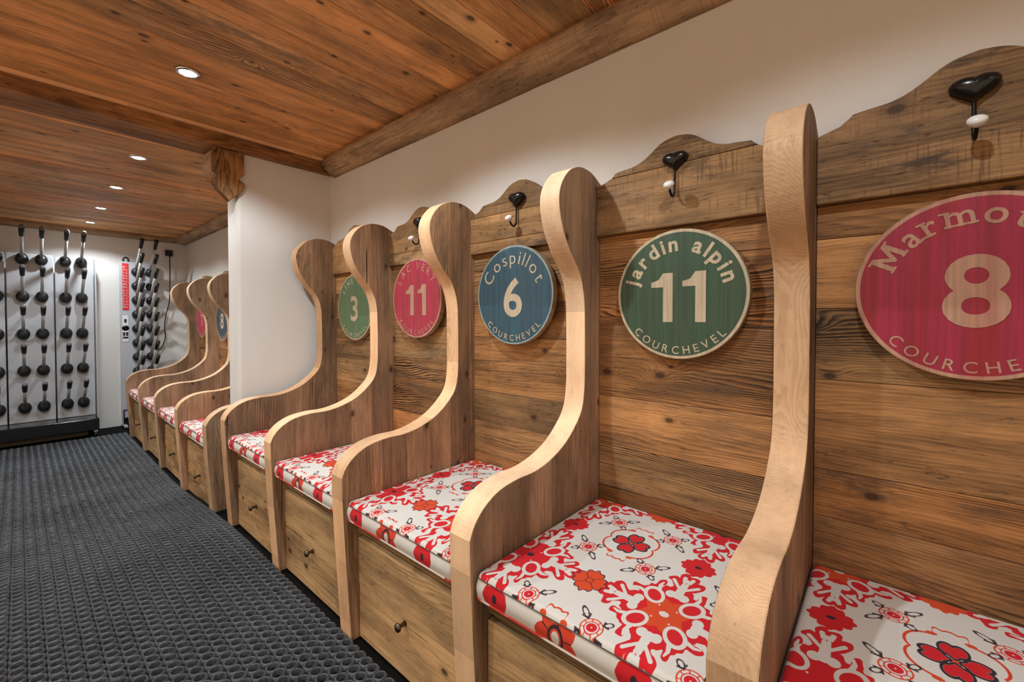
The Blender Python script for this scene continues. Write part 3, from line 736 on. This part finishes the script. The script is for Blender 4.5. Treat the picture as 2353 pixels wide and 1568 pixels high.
downlight(-.83, 2.165, ZC, 'recessed downlight in the near ceiling, the one just before the ceiling step', PW)
for y, l in ((3.35, 'first recessed downlight beyond the ceiling step'), (4.22, 'second recessed downlight beyond the ceiling step'), (5.10, 'third recessed downlight beyond the ceiling step'), (5.92, 'last recessed downlight, closest to the drying racks')):
    downlight(-.82, y, ZF, l, PW * 1.05)
def spot(x, y, z, p):
    ld = bpy.data.lights.new('unseen_spot', 'SPOT'); ld.energy = p; ld.spot_size = math.radians(142); ld.spot_blend = .42; ld.shadow_soft_size = .022; ld.color = (.86, .945, 1.0)
    lo = bpy.data.objects.new('unseen_spot', ld); COL.objects.link(lo); lo.location = (x, y, z - .012)
for y, k in ((1.12, 1.1), (.05, .6), (-1.0, .2)): spot(-.80, y, ZC, PW * k)            # the same row goes on over the camera
for y, k in ((1.45, .95), (.3, .35), (-1.0, .2)): spot(-2.0, y, ZC, PW * k)        # assumed second row, unseen, added for frontal light on drawers and boards
for y in (3.4, 4.7): spot(-2.0, y, ZF, PW * .6)  # the added second row continued past the ceiling step

# ------------------------------------------------------------------ boot drying racks at the far end
def post(parent, x, y, z, rise, out, lean, ball=.056, capl=.115, tip=True):
    A = Vector((x, y - .03, z + .01)); B = A + Vector((lean, -out, rise)); d = (B - A).normalized()
    mb = MB(); tube(mb, [A, A + (B - A) * .75], .0125, 12); p = mb.build('drying_post', M['steel'], parent)
    mb = MB(); lathe(mb, [(ball * .96, 0), (ball, -.012), (ball * .97, -.024), (ball * .82, -.036), (ball * .55, -.045), (ball * .2, -.048)],
                     lambda a, b, h: (x + a * .80, y + h * 1.25, z + b), 24)
    mb.build('ball_base', M['black'], p)
    mb = MB(); C = B - d * capl; tube(mb, [C, C + d * .004, C + d * capl * .5, B], [.0145, .0165, .0180, .0190], 14); mb.build('grip', M['black'], p)
    if tip:
        mb = MB(); tube(mb, [B, B + d * .012, B + d * .02], [.0188, .0178, .013], 14); mb.build('tip', M['clear'], p)
FZ = floor_z(6.2)
rk = empty('boot_drying_rack', (-1.4, 6.2, FZ)); tag(rk, 'wide grey boot drying rack with black base at the end wall', 'drying rack')
# everything below is placed relative to the rack's base point
OX, OY = -1.4, 6.2
def rel(mb): mb.v = [(p[0] - OX, p[1] - OY, p[2] - FZ) for p in mb.v]; return mb
mb = MB()
for a, b in ((-2.02, -1.705), (-1.70, -1.375), (-1.37, -1.06), (-1.055, -.775)): box(mb, a, b - .006, 6.235, 6.27, .10, 1.715 if b > -1.0 else 1.73, ax='z')
rel(mb).build('back_panel', M['lightgrey'], rk, bevel=.004)
for fx in (-.773, -2.034):
    mb = MB(); box(mb, fx, fx + .012, 6.20, 6.275, -.03, 1.725); rel(mb).build('side_frame', M['grey'], rk, bevel=.002)
mb = MB(); box(mb, -2.03, -.775, 5.99, 6.234, -.02, .098)
rel(mb).build('base', M['darkgloss'], rk, bevel=.006)
mb = MB(); box(mb, -2.02, -.85, 6.05, 6.23, -.072, -.021)
rel(mb).build('plinth', M['brown'], rk, bevel=.003)
for cx in (-.80, -1.95):
    for cy in (6.02, 6.20):
        mb = MB(); box(mb, cx - .016, cx + .016, cy - .016, cy + .016, FZ + .052, -.02); c = rel(mb).build('caster', M['grey'], rk)
        mb = MB(); lathe(mb, [(.010, -.013), (.026, -.012), (.027, 0), (.026, .012), (.010, .013)], lambda a, b, h: (cx + h - OX, cy + a - OY, FZ + .027 + b - FZ), 18); mb.build('wheel', M['black'], c)
Z5 = [1.675, 1.315, .955, .60, .245]
for x in (-.870, -.985, -1.145, -1.27, -1.43, -1.56, -1.73, -1.86):
    for z in Z5: post(rk, x - OX, 6.23 - OY, z - FZ, .245, .33, .0)
# tall narrow rack
r2 = empty('glove_drying_rack', (-.42, 6.3, FZ)); tag(r2, 'tall narrow drying rack with a red label, behind the farthest bench', 'drying rack')
OX, OY = -.42, 6.3
mb = MB(); box(mb, -.565, -.275, 6.335, 6.375, -.02, 1.735); rel(mb).build('back_panel', M['lightgrey'], r2, bevel=.004)
mb = MB(); box(mb, -.56, -.28, 6.26, 6.36, -.06, .10); rel(mb).build('base', M['darkgloss'], r2, bevel=.004)
mb = MB(); box(mb, -.565, -.535, 6.16, 6.40, -.075, -.055); box(mb, -.305, -.275, 6.16, 6.40, -.075, -.055); rel(mb).build('foot_rail', M['lightgrey'], r2, bevel=.003)
mb = MB(); box(mb, -.562, -.538, 6.17, 6.20, FZ, -.0755); box(mb, -.302, -.278, 6.17, 6.20, FZ, -.0755); box(mb, -.562, -.538, 6.37, 6.40, FZ, -.0755); box(mb, -.302, -.278, 6.37, 6.40, FZ, -.0755); rel(mb).build('rubber_foot', M['black'], r2)
mb = MB(); tube(mb, catmull([(-.53, 6.35, 1.733), (-.53, 6.35, 1.765), (-.51, 6.35, 1.782), (-.49, 6.35, 1.765), (-.49, 6.35, 1.733)], 4), .009, 8); rel(mb).build('carry_loop', M['black'], r2)
# red label with pale writing strokes, round emblem below
lab = MB(); box(lab, -.545, -.492, 6.331, 6.334, 1.20, 1.715); lb = rel(lab).build('red_label', M['red'], r2); lb['label'] = 'red label with white lettering turned sideways'
mb = MB(); random.seed(5); z = 1.225
while z < 1.69:
    h = random.uniform(.014, .026)
    box(mb, -.541, -.522, 6.3298, 6.3308, z, z + .004); box(mb, -.541, -.537, 6.3298, 6.3308, z, z + h)
    if random.random() < .6: box(mb, -.526, -.522, 6.3298, 6.3308, z, z + h)
    if z < 1.66: box(mb, -.512, -.500, 6.3298, 6.3308, z, z + .003); box(mb, -.512, -.509, 6.3298, 6.3308, z, z + h * .8)
    z += h + .012
rel(mb).build('label_lettering', M['white'], lb)
mb = MB(); box(mb, -.548, -.500, 6.331, 6.334, .85, 1.14); bd = rel(mb).build('badge', M['white'], r2)
mb = MB(); lathe(mb, [(.030, 6.3300), (.030, 6.3308), (.019, 6.3308), (.019, 6.3300)], lambda a, b, h: (-.524 + a, h, 1.0 + b), 24)
box(mb, -.534, -.514, 6.3298, 6.3308, 1.06, 1.10); box(mb, -.546, -.527, 6.3298, 6.3308, .915, .955); box(mb, -.521, -.502, 6.3298, 6.3308, .915, .955); box(mb, -.546, -.502, 6.3298, 6.3308, .885, .905)
box(mb, -.528, -.520, 6.3298, 6.3308, .985, 1.015)
rel(mb).build('badge_emblem', M['black'], bd)
mb = MB(); box(mb, -.550, -.505, 6.255, 6.2595, .02, .09); rel(mb).build('lilac_tag', M['violet'], r2)
for x in (-.435, -.315):
    for k in range(10): post(r2, x - OX, 6.33 - OY, 1.625 - .158 * k - FZ, .325, .27, .022, .046, .115, False)
# wall socket and its cable
mb = MB(); box(mb, -.155, -.085, YEND - .035, YEND - .001, 1.845, 1.915); box(mb, -.140, -.100, YEND - .055, YEND - .035, 1.86, 1.90)
tag(mb.build('wall_socket', M['cable'], bevel=.006), 'small black wall socket high on the end wall near the corner', 'wall socket')
mb = MB(); tube(mb, catmull([(-.118, YEND - .046, 1.86), (-.118, YEND - .043, 1.70), (-.120, YEND - .04, 1.50), (-.128, YEND - .04, 1.30), (-.160, YEND - .04, 1.15), (-.175, YEND - .04, 1.0), (-.170, YEND - .04, .88), (-.20, YEND - .045, .78), (-.245, YEND - .05, .735), (-.268, YEND - .06, .725)], 6), .0055, 8)
tag(mb.build('power_cable', M['cable']), 'thin black cable hanging from the wall socket down to the tall rack', 'cable')

# ------------------------------------------------------------------ world, camera, view
w = bpy.data.worlds.new('world'); SC.world = w; w.use_nodes = True
w.node_tree.nodes['Background'].inputs[0].default_value = (1, .74, .49, 1); w.node_tree.nodes['Background'].inputs[1].default_value = .75
cd = bpy.data.cameras.new('camera'); cd.sensor_fit = 'HORIZONTAL'; cd.sensor_width = 36; cd.lens = 985 / 2353 * 36
cd.shift_y = -30.1 / 2353; cd.clip_start = .02
cam = bpy.data.objects.new('camera', cd); COL.objects.link(cam)
cam.location = (-1.30, 0, 1.093); cam.rotation_euler = (math.radians(88.9), 0, -math.radians(49.03))
SC.camera = cam
SC.cycles.max_bounces = 6; SC.cycles.diffuse_bounces = 4; SC.cycles.glossy_bounces = 3; SC.cycles.caustics_reflective = False; SC.cycles.caustics_refractive = False
SC.cycles.adaptive_threshold = .05; SC.cycles.adaptive_min_samples = 12
SC.view_settings.view_transform = 'Standard'; SC.view_settings.look = 'None'; SC.view_settings.exposure = 0.12; SC.view_settings.gamma = 1.0; SC.view_settings.use_curve_mapping = False
